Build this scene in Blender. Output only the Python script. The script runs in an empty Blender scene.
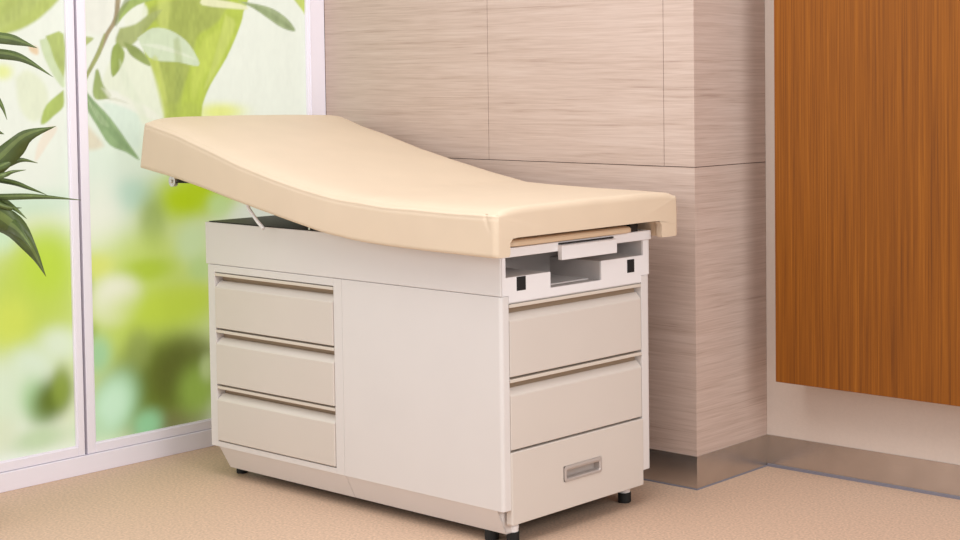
import bpy, bmesh, math, random
import numpy as np
from mathutils import Vector, Matrix, noise
D = bpy.data; S = bpy.context.scene; COL = S.collection
PI = math.pi

# ------------------------------------------------------------------ camera
cam = D.cameras.new('camera'); co = D.objects.new('camera', cam); COL.objects.link(co)
r_ = Vector((0.814952, 0.57951193, -0.00437814)); u_ = Vector((-0.0231884, 0.04015597, 0.99892432)); f_ = Vector((-0.57906437, 0.81397385, -0.04616314))
m = Matrix.Identity(4)
for i in range(3):
    m[i][0] = r_[i]; m[i][1] = u_[i]; m[i][2] = -f_[i]
m.translation = (2.97483859, -3.66904704, 1.25761272)
co.matrix_world = m
cam.sensor_width = 36; cam.lens = 1553.337 / 960 * 36
cam.shift_x = -0.32541; cam.shift_y = -0.12418
cam.clip_start = 0.05
S.camera = co

# ------------------------------------------------------------------ light
w = D.worlds.new('world'); S.world = w; w.use_nodes = True
bg = w.node_tree.nodes['Background']; bg.inputs[0].default_value = (0.965, 0.985, 1.0, 1); bg.inputs[1].default_value = 0.80
def area(name, loc, target, size, power, col=(1, 1, 1)):
    l = D.lights.new(name, 'AREA'); l.shape = 'RECTANGLE'; l.size, l.size_y = size; l.energy = power; l.color = col
    o = D.objects.new(name, l); COL.objects.link(o); o.location = loc
    o.rotation_euler = (Vector(target) - Vector(loc)).to_track_quat('-Z', 'Y').to_euler()
area('ceiling_light_panel', (0.3, -1.5, 2.75), (-0.1, -0.7, 0), (2.2, 1.6), 38, (1, 0.985, 0.975))
area('studio_softbox', (4.1, -1.3, 2.2), (0.0, -0.2, 0.5), (1.8, 1.4), 68, (1, 0.985, 0.98))
area('front_fill_light', (-0.9, -4.3, 1.9), (-0.6, -0.4, 0.6), (1.8, 1.6), 19, (0.98, 0.99, 1.0))  # added fill, no visible source; brightens the faces at front left
S.view_settings.view_transform = 'Standard'; S.view_settings.look = 'None'
S.view_settings.gamma = 1; S.view_settings.use_curve_mapping = False
S.view_settings.exposure = 0.0

# ------------------------------------------------------------------ helpers
def lin(c):
    return tuple(((v / 255) / 12.92 if v / 255 <= .04045 else ((v / 255 + .055) / 1.055) ** 2.4) for v in c)
def mat(name, rgb, rough=0.5, metal=0.0, bump=0.0, bscale=200, mottle=0.0, mscale=6, coat=0.0):
    ma = D.materials.new(name); ma.use_nodes = True; nt = ma.node_tree; b = nt.nodes['Principled BSDF']
    c = lin(rgb); b.inputs['Base Color'].default_value = (*c, 1)
    b.inputs['Roughness'].default_value = rough; b.inputs['Metallic'].default_value = metal
    if coat: b.inputs['Coat Weight'].default_value = coat
    tc = nt.nodes.new('ShaderNodeTexCoord')
    if mottle:
        n = nt.nodes.new('ShaderNodeTexNoise'); n.inputs['Scale'].default_value = mscale; n.inputs['Detail'].default_value = 4
        nt.links.new(tc.outputs['Object'], n.inputs['Vector'])
        mx = nt.nodes.new('ShaderNodeMix'); mx.data_type = 'RGBA'
        mx.inputs[6].default_value = (*[v * (1 - mottle) for v in c], 1); mx.inputs[7].default_value = (*[min(1, v * (1 + mottle)) for v in c], 1)
        mr = nt.nodes.new('ShaderNodeMapRange'); mr.inputs['From Min'].default_value = .33; mr.inputs['From Max'].default_value = .67; nt.links.new(n.outputs['Fac'], mr.inputs['Value'])
        nt.links.new(mr.outputs[0], mx.inputs[0]); nt.links.new(mx.outputs[2], b.inputs['Base Color'])
    if bump:
        n2 = nt.nodes.new('ShaderNodeTexNoise'); n2.inputs['Scale'].default_value = bscale; n2.inputs['Detail'].default_value = 3
        nt.links.new(tc.outputs['Object'], n2.inputs['Vector'])
        bp = nt.nodes.new('ShaderNodeBump'); bp.inputs['Strength'].default_value = bump; bp.inputs['Distance'].default_value = 0.002
        nt.links.new(n2.outputs['Fac'], bp.inputs['Height']); nt.links.new(bp.outputs['Normal'], b.inputs['Normal'])
    return ma
def wood(name, stops, scale, axis_scale, rough=0.45, fine=0.35, spec=0.5):
    """streaky veneer; axis_scale stretches the noise so that the grain runs along the small one"""
    ma = D.materials.new(name); ma.use_nodes = True; nt = ma.node_tree; b = nt.nodes['Principled BSDF']
    b.inputs['Roughness'].default_value = rough; b.inputs['Specular IOR Level'].default_value = spec
    tc = nt.nodes.new('ShaderNodeTexCoord'); mp = nt.nodes.new('ShaderNodeMapping'); mp.inputs['Scale'].default_value = axis_scale
    nt.links.new(tc.outputs['Object'], mp.inputs['Vector'])
    n1 = nt.nodes.new('ShaderNodeTexNoise'); n1.inputs['Scale'].default_value = scale; n1.inputs['Detail'].default_value = 5; n1.inputs['Roughness'].default_value = .65; n1.inputs['Distortion'].default_value = .7
    n2 = nt.nodes.new('ShaderNodeTexNoise'); n2.inputs['Scale'].default_value = scale * 4.2; n2.inputs['Detail'].default_value = 3
    nt.links.new(mp.outputs[0], n1.inputs['Vector']); nt.links.new(mp.outputs[0], n2.inputs['Vector'])
    mx = nt.nodes.new('ShaderNodeMix'); mx.data_type = 'FLOAT'; mx.inputs[0].default_value = fine
    nt.links.new(n1.outputs['Fac'], mx.inputs[2]); nt.links.new(n2.outputs['Fac'], mx.inputs[3])
    cr = nt.nodes.new('ShaderNodeValToRGB'); e = cr.color_ramp.elements
    e[0].position, e[0].color = stops[0][0], (*lin(stops[0][1]), 1); e[1].position, e[1].color = stops[-1][0], (*lin(stops[-1][1]), 1)
    for p, c in stops[1:-1]:
        k = cr.color_ramp.elements.new(p); k.color = (*lin(c), 1)
    nt.links.new(mx.outputs[0], cr.inputs[0]); nt.links.new(cr.outputs[0], b.inputs['Base Color'])
    return ma

class MB:
    """collects shapes for ONE mesh"""
    def __init__(s, fn=None): s.bm = bmesh.new(); s.fn = fn or (lambda p: p)
    def v(s, p): return s.bm.verts.new(s.fn(p))
    def quad(s, *ps): return s.bm.faces.new([s.v(p) for p in ps])
    def box(s, x0, x1, y0, y1, z0, z1):
        c = [s.v((x, y, z)) for x in (x0, x1) for y in (y0, y1) for z in (z0, z1)]
        for f in ((0, 1, 3, 2), (4, 6, 7, 5), (0, 4, 5, 1), (2, 3, 7, 6), (0, 2, 6, 4), (1, 5, 7, 3)):
            s.bm.faces.new([c[i] for i in f])
        return s
    def prism(s, pts, fa, fb):
        """polygon pts mapped by fa and fb to two parallel faces"""
        a = [s.v(fa(p)) for p in pts]; b = [s.v(fb(p)) for p in pts]; n = len(pts)
        s.bm.faces.new(a); s.bm.faces.new(b[::-1])
        for i in range(n): s.bm.faces.new((a[i], b[i], b[(i + 1) % n], a[(i + 1) % n]))
        return s
    def cyl(s, p, q, r0, r1=None, n=20):
        r1 = r0 if r1 is None else r1
        p, q = Vector(p), Vector(q); d = (q - p).normalized(); a = d.orthogonal().normalized(); b = d.cross(a)
        ra = [s.v(tuple(p + r0 * (a * math.cos(t) + b * math.sin(t)))) for t in [2 * PI * i / n for i in range(n)]]
        rb = [s.v(tuple(q + r1 * (a * math.cos(t) + b * math.sin(t)))) for t in [2 * PI * i / n for i in range(n)]]
        s.bm.faces.new(ra[::-1]); s.bm.faces.new(rb)
        for i in range(n): s.bm.faces.new((ra[i], ra[(i + 1) % n], rb[(i + 1) % n], rb[i]))
        return s
    def tube(s, pts, r, n=12):
        pts = [Vector(p) for p in pts]; rings = []
        a = None
        for i, p in enumerate(pts):
            d = (pts[min(i + 1, len(pts) - 1)] - pts[max(i - 1, 0)]).normalized()
            a = d.orthogonal().normalized() if a is None else (a - d * a.dot(d)).normalized()
            b = d.cross(a)
            rr = r[i] if isinstance(r, (list, tuple)) else r
            rings.append([s.v(tuple(p + rr * (a * math.cos(2 * PI * k / n) + b * math.sin(2 * PI * k / n)))) for k in range(n)])
        for A, B in zip(rings, rings[1:]):
            for k in range(n): s.bm.faces.new((A[k], A[(k + 1) % n], B[(k + 1) % n], B[k]))
        s.bm.faces.new(rings[0][::-1]); s.bm.faces.new(rings[-1])
        return s
    def build(s, name, m, parent=None, bevel=0, segs=2, smooth=False, label=None, kind=None):
        bmesh.ops.recalc_face_normals(s.bm, faces=s.bm.faces)
        me = D.meshes.new(name); s.bm.to_mesh(me); s.bm.free()
        o = D.objects.new(name, me); COL.objects.link(o); me.materials.append(m)
        if parent: o.parent = parent
        if bevel:
            b = o.modifiers.new('bevel', 'BEVEL'); b.width = bevel; b.segments = segs; b.limit_method = 'ANGLE'; b.angle_limit = math.radians(35)
            b.harden_normals = False
        if smooth:
            for p in me.polygons: p.use_smooth = True
        if label: o['label'] = label
        if kind: o['kind'] = kind
        return o
def thing(name, label, cat, loc=(0, 0, 0), rz=0, group=None):
    o = D.objects.new(name, None); COL.objects.link(o); o.location = loc; o.rotation_euler = (0, 0, rz)
    o['label'] = label; o['category'] = cat
    if group: o['group'] = group
    return o
def spline(pts, n):
    """Catmull-Rom through pts"""
    P = [Vector(p) for p in pts]; P = [P[0] * 2 - P[1]] + P + [P[-1] * 2 - P[-2]]; out = []
    for i in range(1, len(P) - 2):
        for k in range(n):
            t = k / n
            out.append(.5 * ((2 * P[i]) + (P[i + 1] - P[i - 1]) * t + (2 * P[i - 1] - 5 * P[i] + 4 * P[i + 1] - P[i + 2]) * t * t + (3 * P[i] - P[i - 1] - 3 * P[i + 1] + P[i + 2]) * t ** 3))
    out.append(P[-2]); return out
def interp(x, xs, ys):
    return float(np.interp(x, xs, ys))

# ------------------------------------------------------------------ materials
M_pale = wood('pale_horizontal_veneer', [(.28, (158, 133, 122)), (.42, (186, 163, 150)), (.54, (197, 175, 163)), (.7, (206, 187, 176))], 1.0, (1.7, 1.7, 68), .5, .42)
M_gap = mat('dark_joint', (70, 52, 45), .9)
M_brown = wood('brown_vertical_veneer', [(.3, (88, 47, 15)), (.42, (122, 68, 18)), (.57, (142, 82, 21)), (.72, (160, 98, 32))], 1.0, (75, 75, .8), .55, .45, .2)
M_wall = mat('cream_wall_covering', (216, 200, 188), .85, 0, .35, 260, .015, 120)
M_steel = mat('brushed_steel', (196, 186, 178), .24, .85, .1, 300, .06, 12)
M_seal = mat('blue_grey_sealant', (128, 126, 138), .5)
M_floor = mat('tan_speckled_vinyl', (205, 174, 150), .62, 0, .25, 300, .17, 130)
M_frame = mat('white_window_frame', (240, 234, 244), .4)
M_reveal = mat('dark_purple_reveal', (70, 58, 80), .7)
M_white = mat('white_enamelled_steel', (220, 214, 211), .38, 0, 0, 0, .01, 5)
M_bright = mat('white_plastic', (236, 232, 232), .35)
M_drawer = mat('greige_enamel', (212, 202, 193), .42, 0, 0, 0, .01, 5)
M_lip = mat('beige_pull_lip', (214, 203, 190), .45)
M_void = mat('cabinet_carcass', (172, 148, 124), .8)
M_vinyl = mat('tan_vinyl_upholstery', (219, 198, 173), .55, 0, .12, 500, .015, 8)
M_vinyl2 = mat('tan_vinyl_pad', (216, 190, 160), .45, 0, .1, 500)
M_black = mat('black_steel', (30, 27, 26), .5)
M_rubber = mat('black_rubber', (20, 19, 19), .7)
M_chrome = mat('chrome', (215, 212, 206), .25, .9)
M_handle = mat('grey_handle_metal', (188, 178, 172), .4, .2)
M_grey = mat('grey_compartment', (196, 188, 184), .5)
M_leaf = mat('dracaena_leaf', (76, 92, 42), .42, 0, 0, 0, .15, 30)
M_leaf2 = mat('dracaena_leaf_midrib', (104, 120, 60), .42, 0, 0, 0, .15, 30)
M_stem = mat('plant_cane', (150, 130, 95), .8, 0, .5, 80, .2, 30)
M_pot = mat('white_ceramic', (225, 222, 216), .3)
M_soil = mat('potting_soil', (60, 45, 35), .95, 0, .8, 80)
M_print = D.materials.new('printed_leaf_film'); M_print.use_nodes = True
nt = M_print.node_tree; b = nt.nodes['Principled BSDF']; va = nt.nodes.new('ShaderNodeVertexColor'); va.layer_name = 'print'
mu = nt.nodes.new('ShaderNodeMix'); mu.data_type = 'RGBA'; mu.blend_type = 'MULTIPLY'; mu.inputs[0].default_value = 1; mu.inputs[7].default_value = (.38, .38, .38, 1)
nt.links.new(va.outputs[0], mu.inputs[6]); nt.links.new(mu.outputs[2], b.inputs['Base Color']); nt.links.new(va.outputs[0], b.inputs['Emission Color'])
b.inputs['Emission Strength'].default_value = 0.60; b.inputs['Roughness'].default_value = .35; b.inputs['Specular IOR Level'].default_value = .3

# ------------------------------------------------------------------ room
XL, YR, XR = -1.743, 0.363, 1.75
def struct(mb, name, m, parent=None, **k):
    o = mb.build(name, m, parent, **k)
    if not parent: o['kind'] = 'structure'
    return o
struct(MB().box(XL - .12, XR, -4.9, YR + .1, -.06, 0), 'floor', M_floor)
G = .0011
back = struct(MB().box(XL - .1, -.003, .010, .1, 0, 2.7), 'wall_back', M_gap)
wb = MB()
for x0, x1, z0, z1 in ((XL, -.8905, .9905, 2.7), (-.8905, -.1208, .9905, 2.7), (-.1208, -.0001 + G, .9905, 2.7), (XL, -.0001 + G, .0, .9905)):
    wb.box(x0 + G, x1 - G, 0, .012, z0 + G, z1 - G)
struct(wb, 'veneer_cladding', M_pale, back)
col = struct(MB().box(-.06, -.010, .012, YR + .02, 0, 2.7), 'wall_column', M_gap)
wc = MB()
for z0, z1 in ((0, .9905), (.9905, 2.7)): wc.box(-.012, 0, .0122, YR - .0006, z0 + G, z1 - G)
struct(wc, 'veneer_cladding', M_pale, col)
struct(MB().box(0, XR, YR, YR + .1, 0, 2.7), 'wall_right', M_wall)
struct(MB().box(XL - .12, XL - .035, -2.6, 0, 0, 2.7), 'wall_left', M_frame)
struct(MB().box(XL, .004, -.004, 0, 0, .103), 'baseboard_back', M_steel)
struct(MB().box(0, .004, 0, YR, 0, .103), 'baseboard_column', M_steel)
struct(MB().box(.004, XR, YR - .004, YR, 0, .103), 'baseboard_right', M_steel)
sl = MB(); sl.box(XL, .0065, -.0065, -.004, 0, .004); sl.box(.004, .0065, -.004, YR - .004, 0, .004); sl.box(.0065, XR, YR - .0075, YR - .004, 0, .009)
struct(sl, 'trim_1', M_seal)
# brown wall panel
pn = MB().box(-.755, .85, -.15, 0, .0150, 2.35).build('wood_panel', M_brown, bevel=.0015)
pn.location = (.9, YR, .3); pn['label'] = 'large brown vertical grain wood panel raised off the cream wall at right'; pn['category'] = 'wall panel'

# window wall: plinth, two sashes with printed film
win = {}
struct(MB().box(XL - .04, XL + .006, -2.2, -.0005, 0, .060), 'trim_2', M_frame, bevel=.002)
struct(MB().box(XL - .04, XL - .02, -.97, -.95, .06, 2.5), 'trim_3', M_reveal)
BLOBS = [
 (-0.727, 0.433, 0.328, 0.367, 0, (197, 216, 103), 1.00, 2),
 (-0.873, 0.909, 0.138, 0.194, 0, (226, 239, 221), 0.90, 2),
 (-0.620, 1.028, 0.187, 0.135, 0, (222, 238, 214), 0.90, 2),
 (-0.583, 0.857, 0.144, 0.088, 0, (191, 216, 35), 1.00, 2),
 (-0.482, 0.899, 0.133, 0.083, 0, (191, 216, 35), 1.00, 2),
 (-0.444, 0.831, 0.047, 0.048, 0, (205, 232, 161), 0.80, 2),
 (-0.769, 0.886, 0.072, 0.056, 0, (187, 222, 200), 0.75, 2),
 (-0.893, 0.806, 0.083, 0.129, 0, (241, 243, 225), 0.95, 2),
 (-0.700, 0.781, 0.051, 0.100, 0, (152, 174, 95), 0.75, 2),
 (-0.721, 0.660, 0.254, 0.113, 0, (206, 226, 107), 0.70, 2),
 (-0.552, 0.708, 0.065, 0.068, 0, (212, 232, 177), 0.95, 2),
 (-0.524, 0.613, 0.046, 0.048, 0, (181, 216, 142), 0.50, 2),
 (-0.904, 0.658, 0.069, 0.049, 0, (226, 232, 122), 0.90, 2),
 (-0.722, 0.633, 0.095, 0.040, 0, (185, 210, 64), 0.90, 2),
 (-0.933, 0.590, 0.020, 0.045, 0, (113, 133, 45), 0.60, 2),
 (-0.576, 0.522, 0.130, 0.048, 0, (208, 224, 103), 0.90, 2),
 (-0.838, 0.547, 0.095, 0.082, 0, (243, 243, 219), 1.00, 3),
 (-0.644, 0.497, 0.224, 0.074, 0, (199, 220, 74), 0.90, 2),
 (-0.676, 0.244, 0.207, 0.162, 0, (111, 127, 45), 1.00, 3),
 (-0.590, 0.271, 0.144, 0.123, 0, (94, 98, 43), 0.80, 3),
 (-0.624, 0.096, 0.151, 0.055, 0, (113, 108, 59), 0.80, 2),
 (-0.937, 0.446, 0.034, 0.039, 0, (142, 167, 45), 0.80, 2),
 (-0.761, 0.371, 0.047, 0.073, 0, (148, 162, 87), 0.70, 2),
 (-0.905, 0.376, 0.048, 0.062, 0, (168, 212, 161), 0.95, 2),
 (-0.847, 0.203, 0.077, 0.098, -20, (142, 201, 142), 0.80, 2),
 (-0.857, 0.204, 0.070, 0.098, -20, (206, 239, 206), 1.00, 2),
 (-0.938, 0.137, 0.048, 0.045, 0, (191, 225, 181), 0.80, 2),
 (-0.735, 0.116, 0.055, 0.050, 0, (152, 208, 157), 0.95, 2),
 (-0.545, 0.202, 0.077, 0.089, 0, (152, 179, 78), 0.90, 2),
 (-0.505, 0.272, 0.031, 0.048, 0, (191, 206, 142), 0.80, 2),
 (-0.644, 0.041, 0.019, 0.017, 0, (152, 133, 93), 0.80, 2),
 (-0.437, 1.152, 0.095, 0.031, 0, (232, 238, 113), 0.80, 2),
 (-1.153, 0.879, 0.189, 0.043, 0, (206, 230, 205), 0.80, 2),
 (-1.130, 0.582, 0.191, 0.225, 0, (197, 216, 93), 1.00, 3),
 (-1.063, 0.694, 0.091, 0.113, 0, (193, 220, 68), 0.90, 2),
 (-1.205, 0.800, 0.049, 0.061, 0, (206, 234, 196), 0.90, 2),
 (-1.189, 0.511, 0.069, 0.087, 0, (214, 226, 95), 0.90, 2),
 (-1.031, 0.426, 0.073, 0.057, -20, (226, 238, 208), 1.00, 2),
 (-1.117, 0.366, 0.083, 0.063, -35, (224, 238, 212), 1.00, 2),
 (-1.201, 0.280, 0.125, 0.112, 0, (222, 236, 206), 1.00, 2),
 (-1.107, 0.258, 0.052, 0.075, 20, (162, 206, 142), 0.80, 2),
 (-1.062, 0.256, 0.059, 0.076, -30, (102, 121, 45), 1.00, 2),
 (-1.028, 0.289, 0.033, 0.070, 0, (142, 162, 64), 0.90, 2),
 (-1.110, 0.138, 0.096, 0.038, 0, (191, 215, 166), 0.80, 2),
 (-1.235, 0.175, 0.062, 0.062, 0, (222, 230, 196), 0.80, 2),
 (-1.189, 1.290, 0.031, 0.024, 0, (232, 239, 142), 0.80, 2),
]
SHAPES = [
 ([(-1.197, 1.524), (-1.008, 1.532), (-1.051, 1.471), (-1.107, 1.432), (-1.164, 1.409), (-1.262, 1.386), (-1.318, 1.504)], (185, 198, 111), 0.0073, 1.00),
 ([(-1.104, 1.528), (-1.056, 1.53), (-1.105, 1.475), (-1.2, 1.417), (-1.215, 1.432)], (200, 211, 132), 0.0111, 0.60),
 ([(-1.149, 1.271), (-1.11, 1.296), (-1.054, 1.249), (-1.05, 1.171), (-1.096, 1.134), (-1.139, 1.179)], (228, 234, 202), 0.0111, 0.80),
 ([(-1.05, 1.402), (-0.991, 1.41), (-0.995, 1.264), (-1.02, 1.309), (-1.038, 1.352)], (177, 192, 106), 0.0037, 0.95),
 ([(-1.07, 1.389), (-1.044, 1.39), (-1.023, 1.327), (-0.995, 1.271), (-0.996, 1.239), (-1.027, 1.277), (-1.058, 1.34)], (208, 222, 178), 0.0037, 0.95),
 ([(-0.996, 1.233), (-0.997, 1.182), (-1.031, 1.151), (-1.061, 1.127), (-1.073, 1.134), (-1.053, 1.187)], (176, 194, 106), 0.0045, 1.00),
 ([(-1.051, 1.121), (-1.019, 1.113), (-1.053, 1.061), (-1.093, 1.01), (-1.085, 1.062)], (240, 229, 209), 0.0056, 0.90),
 ([(-1.108, 1.373), (-1.077, 1.367), (-1.077, 1.343), (-1.099, 1.352)], (233, 200, 156), 0.0056, 0.80),
 ([(-0.805, 1.524), (-0.891, 1.536), (-0.922, 1.519), (-0.924, 1.424), (-0.85, 1.419)], (236, 235, 222), 0.0117, 0.70),
 ([(-0.705, 1.544), (-0.343, 1.559), (-0.333, 1.5), (-0.354, 1.437), (-0.405, 1.339), (-0.47, 1.246), (-0.502, 1.178), (-0.523, 1.11), (-0.643, 1.113), (-0.66, 1.197), (-0.687, 1.28), (-0.717, 1.363), (-0.722, 1.461)], (185, 202, 86), 0.0039, 1.00),
 ([(-0.55, 1.55), (-0.395, 1.557), (-0.413, 1.491), (-0.457, 1.448), (-0.516, 1.413), (-0.532, 1.348), (-0.577, 1.23), (-0.629, 1.113), (-0.642, 1.163), (-0.667, 1.33), (-0.646, 1.43), (-0.699, 1.495)], (168, 179, 97), 0.0101, 0.80),
 ([(-0.662, 1.529), (-0.618, 1.531), (-0.628, 1.437), (-0.654, 1.437)], (208, 219, 121), 0.0100, 0.60),
 ([(-0.497, 1.399), (-0.43, 1.435), (-0.46, 1.325), (-0.504, 1.263), (-0.536, 1.195), (-0.542, 1.28)], (200, 214, 100), 0.0123, 0.70),
 ([(-0.493, 1.546), (-0.34, 1.528), (-0.316, 1.511), (-0.356, 1.51), (-0.494, 1.519)], (238, 238, 196), 0.0041, 0.90),
 ([(-0.802, 1.362), (-0.718, 1.343), (-0.679, 1.28), (-0.649, 1.17), (-0.651, 1.117), (-0.727, 1.118), (-0.813, 1.225), (-0.868, 1.225), (-0.846, 1.309)], (233, 238, 214), 0.0078, 0.95),
 ([(-0.788, 1.498), (-0.728, 1.52), (-0.699, 1.495), (-0.715, 1.442), (-0.773, 1.427)], (236, 240, 220), 0.0078, 0.90),
 ([(-0.807, 1.446), (-0.795, 1.498), (-0.741, 1.536), (-0.655, 1.54), (-0.735, 1.51), (-0.778, 1.479)], (164, 184, 105), 0.0039, 1.00),
 ([(-0.8, 1.433), (-0.744, 1.448), (-0.693, 1.482), (-0.648, 1.497), (-0.694, 1.442), (-0.738, 1.395), (-0.781, 1.368), (-0.816, 1.387)], (168, 179, 111), 0.0058, 0.95),
 ([(-0.738, 1.402), (-0.683, 1.436), (-0.621, 1.431), (-0.562, 1.398), (-0.525, 1.351), (-0.514, 1.311), (-0.594, 1.324), (-0.682, 1.33), (-0.717, 1.363)], (211, 224, 191), 0.0032, 1.00),
 ([(-0.809, 1.387), (-0.785, 1.355), (-0.797, 1.31), (-0.829, 1.274), (-0.835, 1.322), (-0.827, 1.368)], (155, 173, 92), 0.0039, 1.00),
 ([(-0.788, 1.388), (-0.746, 1.375), (-0.711, 1.346), (-0.693, 1.31), (-0.729, 1.323), (-0.767, 1.349)], (147, 162, 94), 0.0039, 1.00),
 ([(-0.812, 1.54), (-0.794, 1.54), (-0.807, 1.459), (-0.836, 1.413), (-0.869, 1.348), (-0.908, 1.284), (-0.929, 1.245), (-0.936, 1.252), (-0.914, 1.296), (-0.882, 1.354), (-0.853, 1.413), (-0.821, 1.465)], (164, 150, 118), 0.0031, 1.00),
 ([(-0.85, 1.413), (-0.869, 1.348), (-0.908, 1.284), (-0.929, 1.245), (-0.936, 1.252), (-0.914, 1.296), (-0.882, 1.354), (-0.857, 1.412)], (168, 178, 111), 0.0031, 0.80),
 ([(-0.887, 1.296), (-0.877, 1.296), (-0.861, 1.245), (-0.834, 1.212), (-0.883, 1.2), (-0.899, 1.226)], (161, 178, 111), 0.0039, 1.00),
 ([(-0.882, 1.21), (-0.821, 1.206), (-0.772, 1.185), (-0.821, 1.196)], (160, 168, 116), 0.0027, 0.80),
 ([(-0.876, 1.193), (-0.779, 1.179), (-0.737, 1.139), (-0.747, 1.033), (-0.816, 1.101)], (219, 235, 218), 0.0116, 0.80),
 ([(-0.931, 1.405), (-0.891, 1.399), (-0.912, 1.379), (-0.932, 1.366)], (176, 189, 111), 0.0038, 0.90),
 ([(-0.929, 1.239), (-0.896, 1.2), (-0.84, 1.141), (-0.782, 1.061), (-0.741, 1.0), (-0.79, 1.028), (-0.845, 1.053), (-0.885, 1.113), (-0.924, 1.181)], (150, 176, 127), 0.0034, 1.00),
 ([(-0.917, 1.207), (-0.89, 1.174), (-0.844, 1.115), (-0.871, 1.122), (-0.904, 1.174)], (200, 218, 172), 0.0038, 0.80),
 ([(-0.939, 1.137), (-0.899, 1.097), (-0.866, 1.051), (-0.921, 1.04), (-0.94, 1.073)], (225, 213, 185), 0.0115, 0.80),
 ([(-0.352, 1.538), (-0.275, 1.53), (-0.209, 1.515), (-0.15, 1.481), (-0.117, 1.439), (-0.172, 1.448), (-0.23, 1.479), (-0.287, 1.512)], (164, 178, 134), 0.0033, 1.00),
 ([(-0.136, 1.568), (-0.062, 1.571), (-0.064, 1.494), (-0.093, 1.522)], (198, 211, 111), 0.0043, 1.00),
 ([(-0.731, 1.382), (-0.666, 1.383), (-0.593, 1.364), (-0.521, 1.331), (-0.593, 1.351), (-0.666, 1.367)], (227, 234, 210), 0.0039, 0.80),
 ([(-0.868, 1.238), (-0.82, 1.225), (-0.761, 1.198), (-0.701, 1.171), (-0.658, 1.13), (-0.709, 1.138), (-0.772, 1.166), (-0.831, 1.193)], (240, 240, 225), 0.0077, 0.70),
 ([(-0.803, 1.329), (-0.776, 1.28), (-0.743, 1.214), (-0.709, 1.138), (-0.73, 1.138), (-0.768, 1.205), (-0.798, 1.27)], (222, 230, 204), 0.0078, 0.50),
 ([(-0.405, 1.488), (-0.366, 1.458), (-0.416, 1.349), (-0.473, 1.256), (-0.493, 1.236), (-0.456, 1.332)], (208, 219, 121), 0.0083, 0.70),
 ([(-0.607, 1.398), (-0.584, 1.398), (-0.573, 1.263), (-0.591, 1.135), (-0.613, 1.136), (-0.603, 1.263)], (156, 170, 92), 0.0081, 0.40),
 ([(-0.696, 1.33), (-0.667, 1.337), (-0.634, 1.196), (-0.628, 1.116), (-0.643, 1.116)], (204, 214, 116), 0.0060, 0.60),
 ([(-1.198, 1.49), (-1.12, 1.518), (-1.073, 1.507), (-1.131, 1.456), (-1.2, 1.429)], (174, 187, 105), 0.0146, 0.60),
 ([(-0.777, 1.535), (-0.756, 1.536), (-0.8, 1.466), (-0.811, 1.439), (-0.817, 1.459)], (137, 149, 97), 0.0039, 0.70),
 ([(-0.328, 1.535), (-0.234, 1.51), (-0.159, 1.47), (-0.125, 1.442), (-0.176, 1.462), (-0.251, 1.496)], (142, 157, 111), 0.0034, 0.60),
 ([(-0.923, 1.226), (-0.87, 1.161), (-0.803, 1.075), (-0.755, 1.014), (-0.817, 1.062), (-0.884, 1.142)], (131, 158, 111), 0.0031, 0.60),
 ([(-0.634, 1.183), (-0.521, 1.181), (-0.523, 1.113), (-0.643, 1.116)], (180, 195, 92), 0.0121, 0.50),
]

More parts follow.
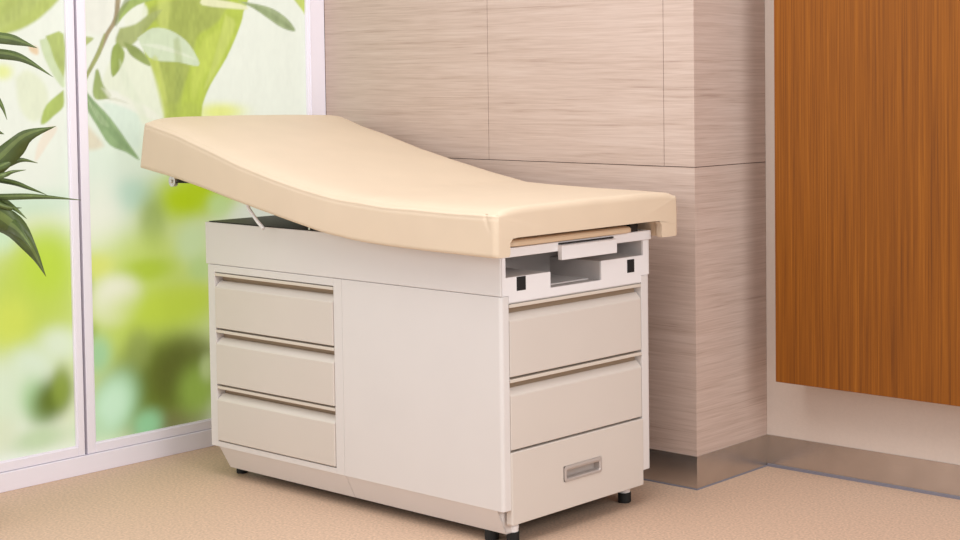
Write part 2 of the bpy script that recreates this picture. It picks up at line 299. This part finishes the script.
def wobble(a, b, seed):
    """smooth value noise, -1..1"""
    rs = np.random.RandomState(seed); T = rs.rand(64, 64) * 2 - 1
    ai, bi = np.floor(a).astype(int), np.floor(b).astype(int); fa, fb = a - ai, b - bi
    fa = fa * fa * (3 - 2 * fa); fb = fb * fb * (3 - 2 * fb); g = lambda i, j: T[i % 64, j % 64]
    return (g(ai, bi) * (1 - fa) + g(ai + 1, bi) * fa) * (1 - fb) + (g(ai, bi + 1) * (1 - fa) + g(ai + 1, bi + 1) * fa) * fb
def print_colour(Y, Z):
    """printed picture of foliage on the film, as albedo, from its shapes in wall metres"""
    out = np.empty(Y.shape + (3,)); out[:] = lin((238, 242, 228))
    for y, z, ry, rz, rot, c, a, p in BLOBS:
        t = math.radians(rot); dy, dz = Y - y, Z - z
        u = (dy * math.cos(t) + dz * math.sin(t)) / ry; v = (-dy * math.sin(t) + dz * math.cos(t)) / rz
        k = a * np.exp(-.9 * (u * u + v * v) ** (p * .75))
        k = k[..., None]; out = out * (1 - k) + np.array(lin(c)) * k
    for pts, c, soft, a in SHAPES:
        q_ = np.array([tuple(v) for v in [(p.x, p.y) for p in [Vector((a_[0], a_[1], 0)) for a_ in pts]]])
        sp = spline([(x, y, 0) for x, y in list(pts) + [pts[0]]], 3)[:-1]; q_ = np.array([(p.x, p.y) for p in sp])
        y0, z0 = q_.min(0) - .06; y1, z1 = q_.max(0) + .06
        sel = (Y > y0) & (Y < y1) & (Z > z0) & (Z < z1)
        if not sel.any(): continue
        yy, zz = Y[sel], Z[sel]; ins = np.zeros(yy.shape, bool); dist = np.full(yy.shape, 9.0); n = len(q_)
        for i in range(n):
            a0, a1 = q_[i], q_[(i + 1) % n]; e = a1 - a0; L = e @ e + 1e-12
            t = np.clip(((yy - a0[0]) * e[0] + (zz - a0[1]) * e[1]) / L, 0, 1)
            dist = np.minimum(dist, np.hypot(yy - a0[0] - t * e[0], zz - a0[1] - t * e[1]))
            if a0[1] != a1[1]:
                cr = (a0[1] > zz) != (a1[1] > zz)
                ins ^= cr & (yy < (a1[0] - a0[0]) * (zz - a0[1]) / (a1[1] - a0[1]) + a0[0])
        sd = np.where(ins, dist, -dist); k = np.clip(sd / soft * .5 + .5, 0, 1); k = a * k * k * (3 - 2 * k)
        out[sel] = out[sel] * (1 - k[:, None]) + np.array(lin(c)) * k[:, None]
    for k_, amp in ((55, .05), (18, .045)):
        out = out * (1 + 3 * amp * np.clip((Z[..., None] - .95) * 8, .15, 1) * (1 - out.max(-1, keepdims=True)) * (wobble(Y * k_ * 2.2, Z * k_ * .8, k_))[..., None])
    return np.clip(out, 0, 1)

def sash(name, ya, yb, y0, y1, top=2.3):
    """frame spans ya..yb, film y0..y1"""
    f = MB(); t0, t1 = XL - .03, XL
    f.box(t0, t1, ya, y0, .0615, top); f.box(t0, t1, y1, yb, .0615, top)
    f.box(t0, t1, y0, y1, .0615, .0905); f.box(t0, t1, y0, y1, top - .05, top)
    wf = struct(f, name, M_frame, bevel=.0015)
    e = MB()
    bead = .004
    e.box(t1 - .012, t1 - .004, y0, y0 + bead, .0905, top - .05); e.box(t1 - .012, t1 - .004, y1 - bead, y1, .0905, top - .05)
    e.box(t1 - .012, t1 - .004, y0 + bead, y1 - bead, .0905, .0905 + bead)
    e.build('glazing_bead', M_frame, wf)
    ny = int((y1 - y0) / .0045); nz = int((top - .14) / .0045)
    ys = np.linspace(y0, y1, ny + 1); zs = np.linspace(.0905, top - .05, nz + 1)
    Y, Z = np.meshgrid(ys, zs)
    rgb = print_colour(Y, Z)
    me = D.meshes.new('printed_film')
    vs = np.stack([np.full(Y.size, XL - .014), Y.ravel(), Z.ravel()], 1)
    idx = np.arange((ny + 1) * (nz + 1)).reshape(nz + 1, ny + 1)
    fs = np.stack([idx[:-1, :-1], idx[:-1, 1:], idx[1:, 1:], idx[1:, :-1]], -1).reshape(-1, 4)
    me.from_pydata(vs.tolist(), [], fs.tolist())
    ca = me.color_attributes.new('print', 'FLOAT_COLOR', 'POINT')
    arr = np.ones((Y.size, 4), np.float32); arr[:, :3] = rgb.reshape(-1, 3); ca.data.foreach_set('color', arr.ravel())
    me.materials.append(M_print)
    o = D.objects.new('printed_film', me); COL.objects.link(o); o.parent = wf
    sd = o.modifiers.new('solid', 'SOLIDIFY'); sd.thickness = .004; sd.offset = -1
    return wf
sash('window_1', -1.95, -.9630, -1.90, -.9850)
sash('window_2', -.9540, -.0005, -.9270, -.0740)
MB().box(XL, XL + .004, -.066, -.063, .06, 2.3).build('frame_rib', M_frame, D.objects['window_2'])

# ------------------------------------------------------------------ examination table
K = 1.0303126; DZ = -.0381216
bed = thing('examination_table', 'white medical examination table with drawers and a tan padded top raised at the head', 'examination table', (-.70164759, -.46696846, 0), -.01744857)
def BK(p): return (K * p[0], K * p[1], K * p[2] + DZ)
def B_(): return MB(BK)
L2, W2 = .6492, .2873
ZS, ZB, ZT = .6986, .1357, .827
# carcass
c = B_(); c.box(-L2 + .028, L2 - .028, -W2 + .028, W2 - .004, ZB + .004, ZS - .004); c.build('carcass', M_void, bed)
# side shell pieces that form the visible casing
s = B_(); T = .028
s.box(-L2, -.6135, -W2, -W2 + T, ZB, ZS - .001); s.box(-.0375, -.0004, -W2, -W2 + T, ZB, ZS - .001)
s.box(-.6135, -.0375, -W2, -W2 + T, .6755, ZS - .001); s.box(-.6135, -.0375, -W2, -W2 + T, ZB, .1525)
s.box(-L2, -L2 + T, -W2 + T, W2 - T, ZB, ZS - .001)
s.build('drawer_casing', M_white, bed, bevel=.0012)
def arc(cx, cy, r, t0, t1, n=6): return [(cx + r * math.cos(math.radians(t0 + (t1 - t0) * i / n)), cy + r * math.sin(math.radians(t0 + (t1 - t0) * i / n))) for i in range(n + 1)]
rc = .010
pn1 = [(.0004, -W2)] + arc(L2 - rc, -W2 + rc, rc, -90, 0) + [(L2, -.2592), (L2 - T, -.2592), (L2 - T, -W2 + .02), (.0004, -W2 + .02)]
pn2 = [(-L2, W2 - .02), (L2 - T, W2 - .02), (L2 - T, .2522), (L2, .2522)] + arc(L2 - rc, W2 - rc, rc, 0, 90) + [(-L2, W2)]
for pts in (pn1, pn2):
    s = B_(); s.prism(pts, lambda p: (p[0], p[1], ZB), lambda p: (p[0], p[1], ZS - .001)); s.build('side_panel', M_white, bed, bevel=.0012)
s = B_(); s.box(L2 - T, L2 - .004, -.2592, .2522, .677, ZS); s.build('top_rail', M_white, bed)

def drawer(fn, u0, u1, z0, z1, name='drawer', proud=.003, mt=M_drawer):
    """front with a recessed finger pull along its top edge; fn maps (u, depth, z)"""
    root = None
    o = MB(lambda p: BK(fn(p)))
    body = [(-proud, z0 + .0030), (-proud, z1 - .046), (.017, z1 - .0275), (.022, z1 - .0275), (.022, z0 + .0030)]
    o.prism(body, lambda p: (u0 + .0015, p[0], p[1]), lambda p: (u1 - .0015, p[0], p[1]))
    dr = o.build(name, mt, bed, bevel=.003, segs=2)
    l = MB(lambda p: BK(fn(p)))
    lip = [(-.001, z1 - .0115), (-.001, z1 - .0026), (.0265, z1 - .0026), (.0265, z1 - .0090), (.003, z1 - .0090), (.003, z1 - .0115)]
    l.prism(lip, lambda p: (u0 + .0015, p[0], p[1]), lambda p: (u1 - .0015, p[0], p[1]))
    l.build('pull_lip', M_lip, dr, bevel=.0012)
    return dr
side = lambda p: (p[0], -W2 + p[1], p[2])
end = lambda p: (L2 - p[1], p[0], p[2])
for z0, z1 in ((.5008, .6752), (.3275, .5006), (.1530, .3273)): drawer(side, -.6132, -.0378, z0, z1)
for z0, z1 in ((.4818, .6780), (.2892, .4814)): drawer(end, -.2590, .2520, z0, z1, proud=.0005)
# bottom end drawer: flat front with a recessed grey handle
u0, u1, z0, z1 = -.2600, .2530, .0945, .2868; h0, h1, k0, k1 = -.0680, .0757, .1705, .2120
o = MB(lambda p: BK(end(p))); d0, d1 = -.004, .02
ro = [(u0, z0), (u1, z0), (u1, z1), (u0, z1)]; ri = [(h0, k0), (h1, k0), (h1, k1), (h0, k1)]
A, Bq, Cq, Dq = [[o.v((p[0], d, p[1])) for p in rg] for rg, d in ((ro, d0), (ri, d0), (ro, d1), (ri, d1))]
for i in range(4):
    j = (i + 1) % 4
    for f in ((A[i], A[j], Bq[j], Bq[i]), (Cq[i], Cq[j], Dq[j], Dq[i]), (A[i], A[j], Cq[j], Cq[i]), (Bq[i], Bq[j], Dq[j], Dq[i])): o.bm.faces.new(f)
dr = o.build('drawer', M_drawer, bed, bevel=.004, segs=3)
h = MB(lambda p: BK(end(p))); e = .009
def rr(a0, a1, b0, b1, r, n=5):
    pts = []
    for cx, cy, t0 in ((a1 - r, b1 - r, 0), (a0 + r, b1 - r, 90), (a0 + r, b0 + r, 180), (a1 - r, b0 + r, 270)):
        for i in range(n + 1):
            t = math.radians(t0 + 90 * i / n); pts.append((cx + r * math.cos(t), cy + r * math.sin(t)))
    return pts
loops = [(rr(h0 - .001, h1 + .001, k0 - .001, k1 + .001, .008), -.004), (rr(h0 - .001, h1 + .001, k0 - .001, k1 + .001, .008), -.0065),
         (rr(h0 + .005, h1 - .005, k0 + .005, k1 - .006, .006), -.0075), (rr(h0 + .0085, h1 - .0085, k0 + .0075, k1 - .0115, .004), -.005), (rr(h0 + .0085, h1 - .0085, k0 + .0075, k1 - .0115, .004), .016)]
rings = [[h.v((p[0], d, p[1])) for p in lp] for lp, d in loops]
for A, Bq in zip(rings, rings[1:]):
    for i in range(len(A)): h.bm.faces.new((A[i], A[(i + 1) % len(A)], Bq[(i + 1) % len(A)], Bq[i]))
h.bm.faces.new(rings[-1])
h.build('recessed_handle', M_handle, dr, label='grey metal recessed handle')

# toe kicks: slanting inwards, folded flange at the foot
def toe(x0, x1, xb0, xb1, flange=False):
    t = B_()
    t.prism([(x0, -.284, ZB + .002), (x1, -.284, ZB + .002), (xb1, -.252, .066), (xb0, -.252, .066)], lambda p: p, lambda p: (p[0], p[1] + .004, p[2]))
    t.prism([(xb0, -.252, .066), (xb1, -.252, .066), (xb1, -.225, .066), (xb0, -.225, .066)], lambda p: p, lambda p: (p[0], p[1], p[2] + .003))
    t.prism([(x0, -.284, ZB), (xb0, -.252, .066), (xb0, -.225, .066), (x0, -.225, ZB)], lambda p: p, lambda p: (p[0] + .003, p[1], p[2]))
    t.prism([(x1, -.284, ZB), (xb1, -.252, .066), (xb1, -.225, .066), (x1, -.225, ZB)], lambda p: p, lambda p: (p[0] - .003, p[1], p[2]))
    return t.build('toe_kick', M_white, bed)
toe(-.613, -.0006, -.606, -.0006); toe(.0006, .622, .0006, .622)
t = B_(); t.box(-.60, .60, -.20, .25, .075, ZB + .003); t.build('underframe', M_black, bed)

def foot(x, y, top=.095, r=.016):
    f = B_(); f.cyl((x, y, .066), (x, y, top), r * .92, n=24); f.cyl((x, y, .075), (x, y, .083), r, n=24)
    fo = f.build('levelling_foot', M_bright, bed, bevel=.001)
    g = B_(); g.cyl((x, y, .0371), (x, y, .066), r * 1.06, n=24); g.build('rubber_pad', M_rubber, fo, bevel=.002)
foot(.614, -.222); foot(.588, .240, .095, .018); foot(.548, -.235, .075, .018); foot(-.615, -.205, .075, .016); foot(-.582, .222, .09)

# upper tub, open towards the foot end
t = B_(); th = .006
t.box(-L2 - .010, L2, -W2, -W2 + th, ZS, ZT); t.box(-L2 - .010, L2, W2 - th, W2, ZS, ZT); t.box(-L2 - .010, -L2 + th, -W2 + th, W2 - th, ZS, ZT)
t.box(-L2 + th, .60, -W2 + th, W2 - th, ZS, ZS + .006)
t.build('upper_tub', M_white, bed, bevel=.0022, segs=2)
t = B_(); t.box(-L2 - .003, .60, -W2 + .009, W2 - .009, .8245, .8295); t.build('deck_plate', M_black, bed)
# end plate with stepped opening
e = MB(lambda p: BK(end(p))); d0, d1 = 0.0, .006
pieces = [(-.2813, -.2690, ZS, .7985), (.2605, .2813, ZS, .7985), (-.2690, -.2590, ZS, .7462), (-.2590, -.1078, .6805, .7462), (.0880, .2520, .6805, .7560), (.2520, .2605, ZS, .7560), (-.1078, .0880, .6805, .7030)]
for a, bq, c0, c1 in pieces: e.box(a, bq, d0, d1, c0, c1)
e.build('end_plate', M_bright, bed)
# compartment behind the opening
g = MB(lambda p: BK(end(p)))
g.box(-.2690, .2605, .20, .204, .6995, .7985); g.box(-.1078, .0880, .006, .20, .6995, .7020)
g.box(-.2690, -.1098, .006, .20, .7425, .7455); g.box(.0900, .2605, .006, .20, .7515, .7550)
g.box(-.1098, -.1078, .006, .20, .7025, .7455); g.box(.0880, .0900, .006, .20, .7025, .7550)
g.box(-.2720, -.2690, .006, .204, .6995, .7985); g.box(.2605, .2635, .006, .204, .6995, .7985)
g.build('storage_compartment', M_grey, bed)
for a, bq, c0, c1 in ((-.2306, -.1985, .7086, .7452), (.1936, .2229, .7120, .7490)):
    g = MB(lambda p: BK(end(p))); g.box(a, bq, -.0012, .003, c0, c1); g.build('socket', M_rubber, bed, label='small black square socket', bevel=.0006)
# pull-out tray under the leg pad with its front rail and grip
g = MB(lambda p: BK(end(p)))
g.prism([(-.2873, .7990), (-.2873, .8235), (.2850, .8265), (.2905, .8250), (.2905, .8000)], lambda p: (p[0], -.006, p[1]), lambda p: (p[0], .03, p[1]))
tray = g.build('pull_out_tray', M_bright, bed, bevel=.002, segs=3)
g = MB(lambda p: BK(end(p))); g.box(-.285, .285, .03, .12, .806, .812); g.build('tray_floor', M_bright, tray)
g = MB(lambda p: BK(end(p)))
g.prism([(-.022, .7765), (-.022, .8130), (-.018, .8160), (-.006, .8160), (-.006, .7765)], lambda p: (-.0850, p[0], p[1]), lambda p: (.1300, p[0], p[1]))
g.build('tray_grip', M_bright, tray, bevel=.0015)
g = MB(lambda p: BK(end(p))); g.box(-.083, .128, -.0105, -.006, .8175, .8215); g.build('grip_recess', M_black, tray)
# leg pad lying on the tray, a moulded pad with rounded rim
g = B_(); pts = rr(.25, .668, -.268, .209, .03, 6)
lv = [(0.004, .8268), (0, .829), (0, .838), (.003, .8425), (.010, .8450), (.03, .8460)]
rings = [[g.v((.459 + (p[0] - .459) * (1 - i0 / .21), -.03 + (p[1] + .03) * (1 - i0 / .24), z)) for p in pts] for i0, z in lv]
for A, Bq in zip(rings, rings[1:]):
    for i in range(len(A)): g.bm.faces.new((A[i], A[(i + 1) % len(A)], Bq[(i + 1) % len(A)], Bq[i]))
g.bm.faces.new(rings[0][::-1]); g.bm.faces.new(rings[-1]); g.build('leg_rest_pad', M_vinyl2, bed, smooth=False)
# black lift frame under the top
g = B_(); g.box(.635, .652, .205, .236, .8270, .8570); g.box(.20, .645, .222, .236, .832, .8560); g.box(.20, .645, -.292, -.278, .832, .8560)
for y in (-.20, .20): g.prism([(.10, .830), (.10, .842), (-.66, .955), (-.66, .935)], lambda p: (p[0], y, p[1]), lambda p: (p[0], y + .012, p[1]))
g.tube([(-.30, .15, .832), (-.48, .15, .925)], .009); g.tube([(-.30, -.15, .832), (-.48, -.15, .925)], .009)
g.build('lift_frame', M_black, bed)

# ---- upholstered top
xs = [-.853, -.68, -.53, -.386, -.247, -.113, .016, .076, .145, .27, .4, .52, .69]
zE = [1.1235, 1.0870, 1.0450, 1.0055, .9780, .9530, .9325, .9260, .9210, .9140, .9120, .9100, .9100]
zB = [.9915, .9665, .9390, .9090, .8830, .8580, .8350, .8295, .8215, .8155, .8120, .8105, .8085]
def smooth_interp(x, xs_, ys_):
    k = .035; return (interp(x - k, xs_, ys_) + 2 * interp(x, xs_, ys_) + interp(x + k, xs_, ys_)) / 4 if xs_[0] + k < x < xs_[-1] - k else interp(x, xs_, ys_)
xF = [-.866, -.766, -.584, -.428, -.289, -.208, -.0455, .109, .126, .336, .507, .70]
zF = [1.120, 1.092, 1.054, 1.016, .9925, .978, .952, .9265, .925, .919, .917, .915]
def half(x): return .354 if x > .1 else .354 + (.1 - x) * .027
def smst(a, b_, x):
    t = max(0, min(1, (x - a) / (b_ - a))); return t * t * (3 - 2 * t)
X0, X1, R = -.866, .706, .015
def station(x, sh=0.0, drop=0.0):
    """closed list of (x, y, z), top left->right then bottom right->left, paired"""
    w_ = half(x) - sh; E = smooth_interp(x, xs, zE); Bz = smooth_interp(x, xs, zB)
    rec = .047 * smst(-.08, .06, x); iw = .296 + .008 * smst(.645, .675, x)
    crown = .024
    top = []
    hs = [0, .003, .006, .0085, .0115]          # vertical part handled separately
    prof = []
    N = 14
    for i in range(N):
        t = i / (N - 1); prof.append((w_, Bz + .003 + (E - .004 - Bz - .003) * t))
    prof.append((w_ - .0014, E - .0012)); prof.append((w_ - .0005, E + .002))
    for i in range(1, 9):
        t = i / 8 * PI / 2; prof.append((w_ - .0005 - .013 * (1 - math.cos(t)), E + .002 + .008 * math.sin(t) * (1 - drop)))
    for f in (.98, .955, .92, .86, .78, .66, .5, .33, .16, 0.0):
        yy = (w_ - .0135) * f; prof.append((yy, E + (.010 + .014 * (1 - f ** 13)) * (1 - drop) + .003 * (1 - f)))
    under = [(w_ - .003, Bz), (iw + .004, Bz), (iw, Bz + rec * .15)]
    under += [(iw, Bz + rec * .75), (iw - .010, Bz + rec * .97), (iw - .03, Bz + rec)] + [(iw - .03) * f for f in ()]
    m_ = len(prof)
    bot = []
    for i in range(m_):
        if i < len(under): bot.append(under[i])
        else: bot.append((under[-1][0] * (1 - (i - len(under) + 1) / (m_ - len(under))), Bz + rec))
    L_ = .030 * (1 - smst(-.45, -.05, x) * .8) if x < 0 else .006
    def P(y, z):
        t = (z - Bz) / (E - Bz)
        z += (interp(x, xF, zF) - E) * max(0, min(1, (y / w_ + 1) / 2)) ** 1.5 * max(0, min(1, t))
        lean = L_ * t if x < .2 else 0
        yy = y
        if x > .60 and abs(y) > w_ - .006 and z > E - .045:
            fade = max(0, 1 - (E - z) / .04) if z < E else 1
            gx = .668 + .018 * (1 - fade)
            yy -= math.copysign(.0046 * fade * math.exp(-((x - gx) / .0045) ** 2), y)
            if sh > 0: yy -= math.copysign(.0034 * fade * math.exp(-((sh - .006) / .003) ** 2), y)
        n = noise.noise(Vector((x * 9, y * 9, z * 9))) * .0012
        return (x + (lean), yy + (n if abs(y) > w_ - .01 else 0), z + (n if z > E else 0))
    ring = [P(-y, z) for y, z in prof] + [P(y, z) for y, z in reversed(prof[:-1])]
    fk = 1 - .085 * smst(.657, .69, x)
    bt = [P(-y, z) for y, z in bot] + [P(y * (fk if y < iw + .02 else 1), z) for y, z in reversed(bot[:-1])]
    return ring, bt
st = []
NE = 7
st = [(X0 + R * (1 - math.cos(PI / 2 * i / NE)), R * (1 - math.sin(PI / 2 * i / NE)), 1 - math.sin(PI / 2 * i / NE)) for i in range(NE)]
nmid = 110
st += [(X0 + R + (.62 - X0 - R) * i / nmid, 0, 0) for i in range(nmid)] + [(.62 + (X1 - R - .62) * i / 20, 0, 0) for i in range(21)]
st += [(X1 - R * (1 - math.cos(PI / 2 * i / NE)), R * (1 - math.sin(PI / 2 * i / NE)), 1 - math.sin(PI / 2 * i / NE)) for i in reversed(range(NE))]
q = B_(); rows = []
for x, sh, dr_ in st:
    a, b2 = station(x, sh, dr_ * .85)
    rows.append(([q.v(p) for p in a], [q.v(p) for p in b2]))
for (A, Ab), (Bt, Bb) in zip(rows, rows[1:]):
    for i in range(len(A) - 1):
        q.bm.faces.new((A[i], A[i + 1], Bt[i + 1], Bt[i])); q.bm.faces.new((Ab[i], Bb[i], Bb[i + 1], Ab[i + 1]))
    q.bm.faces.new((A[0], Bt[0], Bb[0], Ab[0])); q.bm.faces.new((A[-1], Ab[-1], Bb[-1], Bt[-1]))
for A, Ab in (rows[0], rows[-1]):
    for i in range(len(A) - 1): q.bm.faces.new((A[i], A[i + 1], Ab[i + 1], Ab[i]))
cu = q.build('upholstered_top', M_vinyl, bed, smooth=True)
try:
    cu.data.set_sharp_from_angle(angle=math.radians(50))
except Exception: pass

# paper roll rod below the head end
g = B_(); g.cyl((-.745, -.325, .952), (-.745, .33, .952), .006); g.cyl((-.745, -.343, .952), (-.745, -.331, .952), .0175, n=28)
g.cyl((-.745, -.347, .952), (-.745, -.343, .952), .0055, n=6)
rod = g.build('paper_roll_rod', M_chrome, bed, bevel=.0008)
g = B_(); g.prism([(-.752, .945), (-.640, .948), (-.640, .962), (-.752, .980)], lambda p: (p[0], -.322, p[1]), lambda p: (p[0], -.318, p[1]))
g.build('bracket', M_black, rod); g = B_()
g.prism([(-.752, .945), (-.640, .948), (-.640, .962), (-.752, .980)], lambda p: (p[0], .318, p[1]), lambda p: (p[0], .322, p[1])); g.build('bracket', M_black, rod)
# release lever
pl = spline([(-.396, -.300, .915), (-.390, -.318, .899), (-.378, -.324, .884), (-.355, -.326, .866), (-.330, -.328, .848), (-.300, -.329, .8285)], 5)
g = B_(); g.tube(pl, [.0036] * 5 + [.0052] * (len(pl) - 5), 12); g.build('release_lever', M_bright, bed, smooth=True, label='thin bright metal release lever')
g = B_(); g.cyl((-.150, -.282, .833), (-.150, -.272, .833), .004, n=12); g.build('hinge_bolt', M_chrome, bed)

# ------------------------------------------------------------------ potted plant just beyond the left edge
px, py = -1.456, -1.553
plant = thing('potted_plant', 'potted plant with long arching dark green leaves at the left in front of the window', 'plant', (px, py, 0))
LF = lambda p: (p[0] - px, p[1] - py, p[2])
g = MB(); prof = [(.10, 0), (.105, .01), (.135, .24), (.142, .26), (.142, .28), (.128, .28), (.122, .25)]
n = 40; rings = [[g.v((r * math.cos(2 * PI * k / n), r * math.sin(2 * PI * k / n), z)) for k in range(n)] for r, z in prof]
for A, Bq in zip(rings, rings[1:]):
    for k in range(n): g.bm.faces.new((A[k], A[(k + 1) % n], Bq[(k + 1) % n], Bq[k]))
g.bm.faces.new(rings[0][::-1]); pot = g.build('pot', M_pot, plant, smooth=True)
g = MB(); g.cyl((0, 0, .235), (0, 0, .252), .120, .1225, 40); g.build('soil', M_soil, plant)
g = MB(); g.tube(spline([(.0, 0, .24), (.004, .006, .6), (0, 0, .93), (-.008, .014, 1.20), (-.009, .015, 1.34)], 6), .011, 14); g.build('cane', M_stem, plant, smooth=True)
LEAVES = [
 ([(-1.416, -1.54, 1.32), (-1.376, -1.477, 1.381), (-1.293, -1.436, 1.38), (-1.223, -1.418, 1.368), (-1.16, -1.405, 1.351)], 0.0305),
 ([(-1.467, -1.517, 1.279), (-1.425, -1.453, 1.335), (-1.342, -1.412, 1.337), (-1.26, -1.386, 1.32), (-1.171, -1.356, 1.272)], 0.0277),
 ([(-1.539, -1.512, 1.181), (-1.497, -1.448, 1.251), (-1.424, -1.415, 1.237), (-1.364, -1.405, 1.2), (-1.322, -1.408, 1.153)], 0.0194),
 ([(-1.429, -1.572, 0.908), (-1.388, -1.51, 0.961), (-1.285, -1.45, 1.044), (-1.206, -1.421, 1.108), (-1.113, -1.384, 1.138)], 0.0609),
 ([(-1.417, -1.551, 0.921), (-1.326, -1.513, 0.985), (-1.275, -1.456, 1.025), (-1.255, -1.41, 1.043), (-1.239, -1.368, 1.033)], 0.0194),
 ([(-1.387, -1.565, 0.937), (-1.295, -1.529, 0.976), (-1.244, -1.472, 1.002), (-1.243, -1.44, 1.012), (-1.236, -1.404, 1.016)], 0.0139),
 ([(-1.5, -1.524, 0.915), (-1.447, -1.452, 0.983), (-1.352, -1.403, 0.981), (-1.274, -1.379, 0.963), (-1.206, -1.363, 0.945)], 0.0139),
 ([(-1.438, -1.555, 0.893), (-1.385, -1.485, 0.932), (-1.28, -1.428, 0.941), (-1.177, -1.385, 0.942), (-1.072, -1.341, 0.935)], 0.0166),
 ([(-1.468, -1.527, 0.889), (-1.425, -1.465, 0.915), (-1.354, -1.432, 0.927), (-1.29, -1.418, 0.912), (-1.231, -1.408, 0.88)], 0.0222),
 ([(-1.427, -1.546, 0.92), (-1.346, -1.518, 0.941), (-1.305, -1.471, 0.926), (-1.289, -1.43, 0.91), (-1.282, -1.394, 0.908)], 0.0194),
 ([(-1.459, -1.545, 0.891), (-1.366, -1.509, 0.912), (-1.313, -1.454, 0.888), (-1.268, -1.395, 0.813), (-1.242, -1.352, 0.713)], 0.0748),
 ([(-1.447, -1.538, 0.863), (-1.405, -1.476, 0.888), (-1.321, -1.436, 0.87), (-1.255, -1.421, 0.844), (-1.196, -1.413, 0.797)], 0.0443),
 ([(-1.44, -1.537, 1.016), (-1.41, -1.482, 1.084), (-1.362, -1.464, 1.112), (-1.303, -1.452, 1.121), (-1.258, -1.451, 1.116)], 0.0249),
 ([(-1.484, -1.541, 1.071), (-1.582, -1.573, 1.154), (-1.593, -1.62, 1.183), (-1.602, -1.669, 1.156)], 0.0443),
 ([(-1.45, -1.561, 0.934), (-1.546, -1.595, 0.96), (-1.567, -1.653, 0.935), (-1.586, -1.711, 0.856)], 0.0499),
 ([(-1.437, -1.558, 1.265), (-1.523, -1.582, 1.349), (-1.545, -1.636, 1.376), (-1.564, -1.694, 1.321)], 0.0388),
 ([(-1.455, -1.543, 1.32), (-1.489, -1.529, 1.404), (-1.434, -1.526, 1.486), (-1.379, -1.524, 1.566)], 0.0388),
 ([(-1.455, -1.543, 1.32), (-1.512, -1.544, 1.432), (-1.524, -1.589, 1.514), (-1.535, -1.636, 1.539)], 0.0388),
]

for pts, wd in LEAVES:
    cpts = spline(pts, 6); g = MB(LF); n = len(cpts); rows = []
    vdir = Vector((-0.58, .81, 0))
    for i, p in enumerate(cpts):
        t = i / (n - 1)
        d = (cpts[min(i + 1, n - 1)] - cpts[max(i - 1, 0)]).normalized()
        sdir = d.cross(vdir).normalized(); nn = sdir.cross(d)
        wv = wd / 2 * (max(0.0, math.sin(PI * (t ** .85) * .98 + .02)) ** (.7 if t < .55 else .7 + (t - .55) * 1.4)) * (1 if t < .6 else 1 - .25 * (t - .6) / .4) + .0008
        if t > .999: wv = .0004
        fold = .35 * wv
        rows.append([g.v(tuple(p + sdir * wv * a + nn * fold * abs(a) + nn * .25 * wv * math.sin(i * .9) * (a * a))) for a in (-1, -.5, 0, .5, 1)])
    for A, Bq in zip(rows, rows[1:]):
        for k in range(4): g.bm.faces.new((A[k], A[k + 1], Bq[k + 1], Bq[k]))
    for i, fc in enumerate(g.bm.faces): fc.material_index = 1 if i % 4 == 2 else 0
    lf = g.build('leaf', M_leaf, plant, smooth=True); lf.data.materials.append(M_leaf2)
    sd = lf.modifiers.new('solid', 'SOLIDIFY'); sd.thickness = .0007
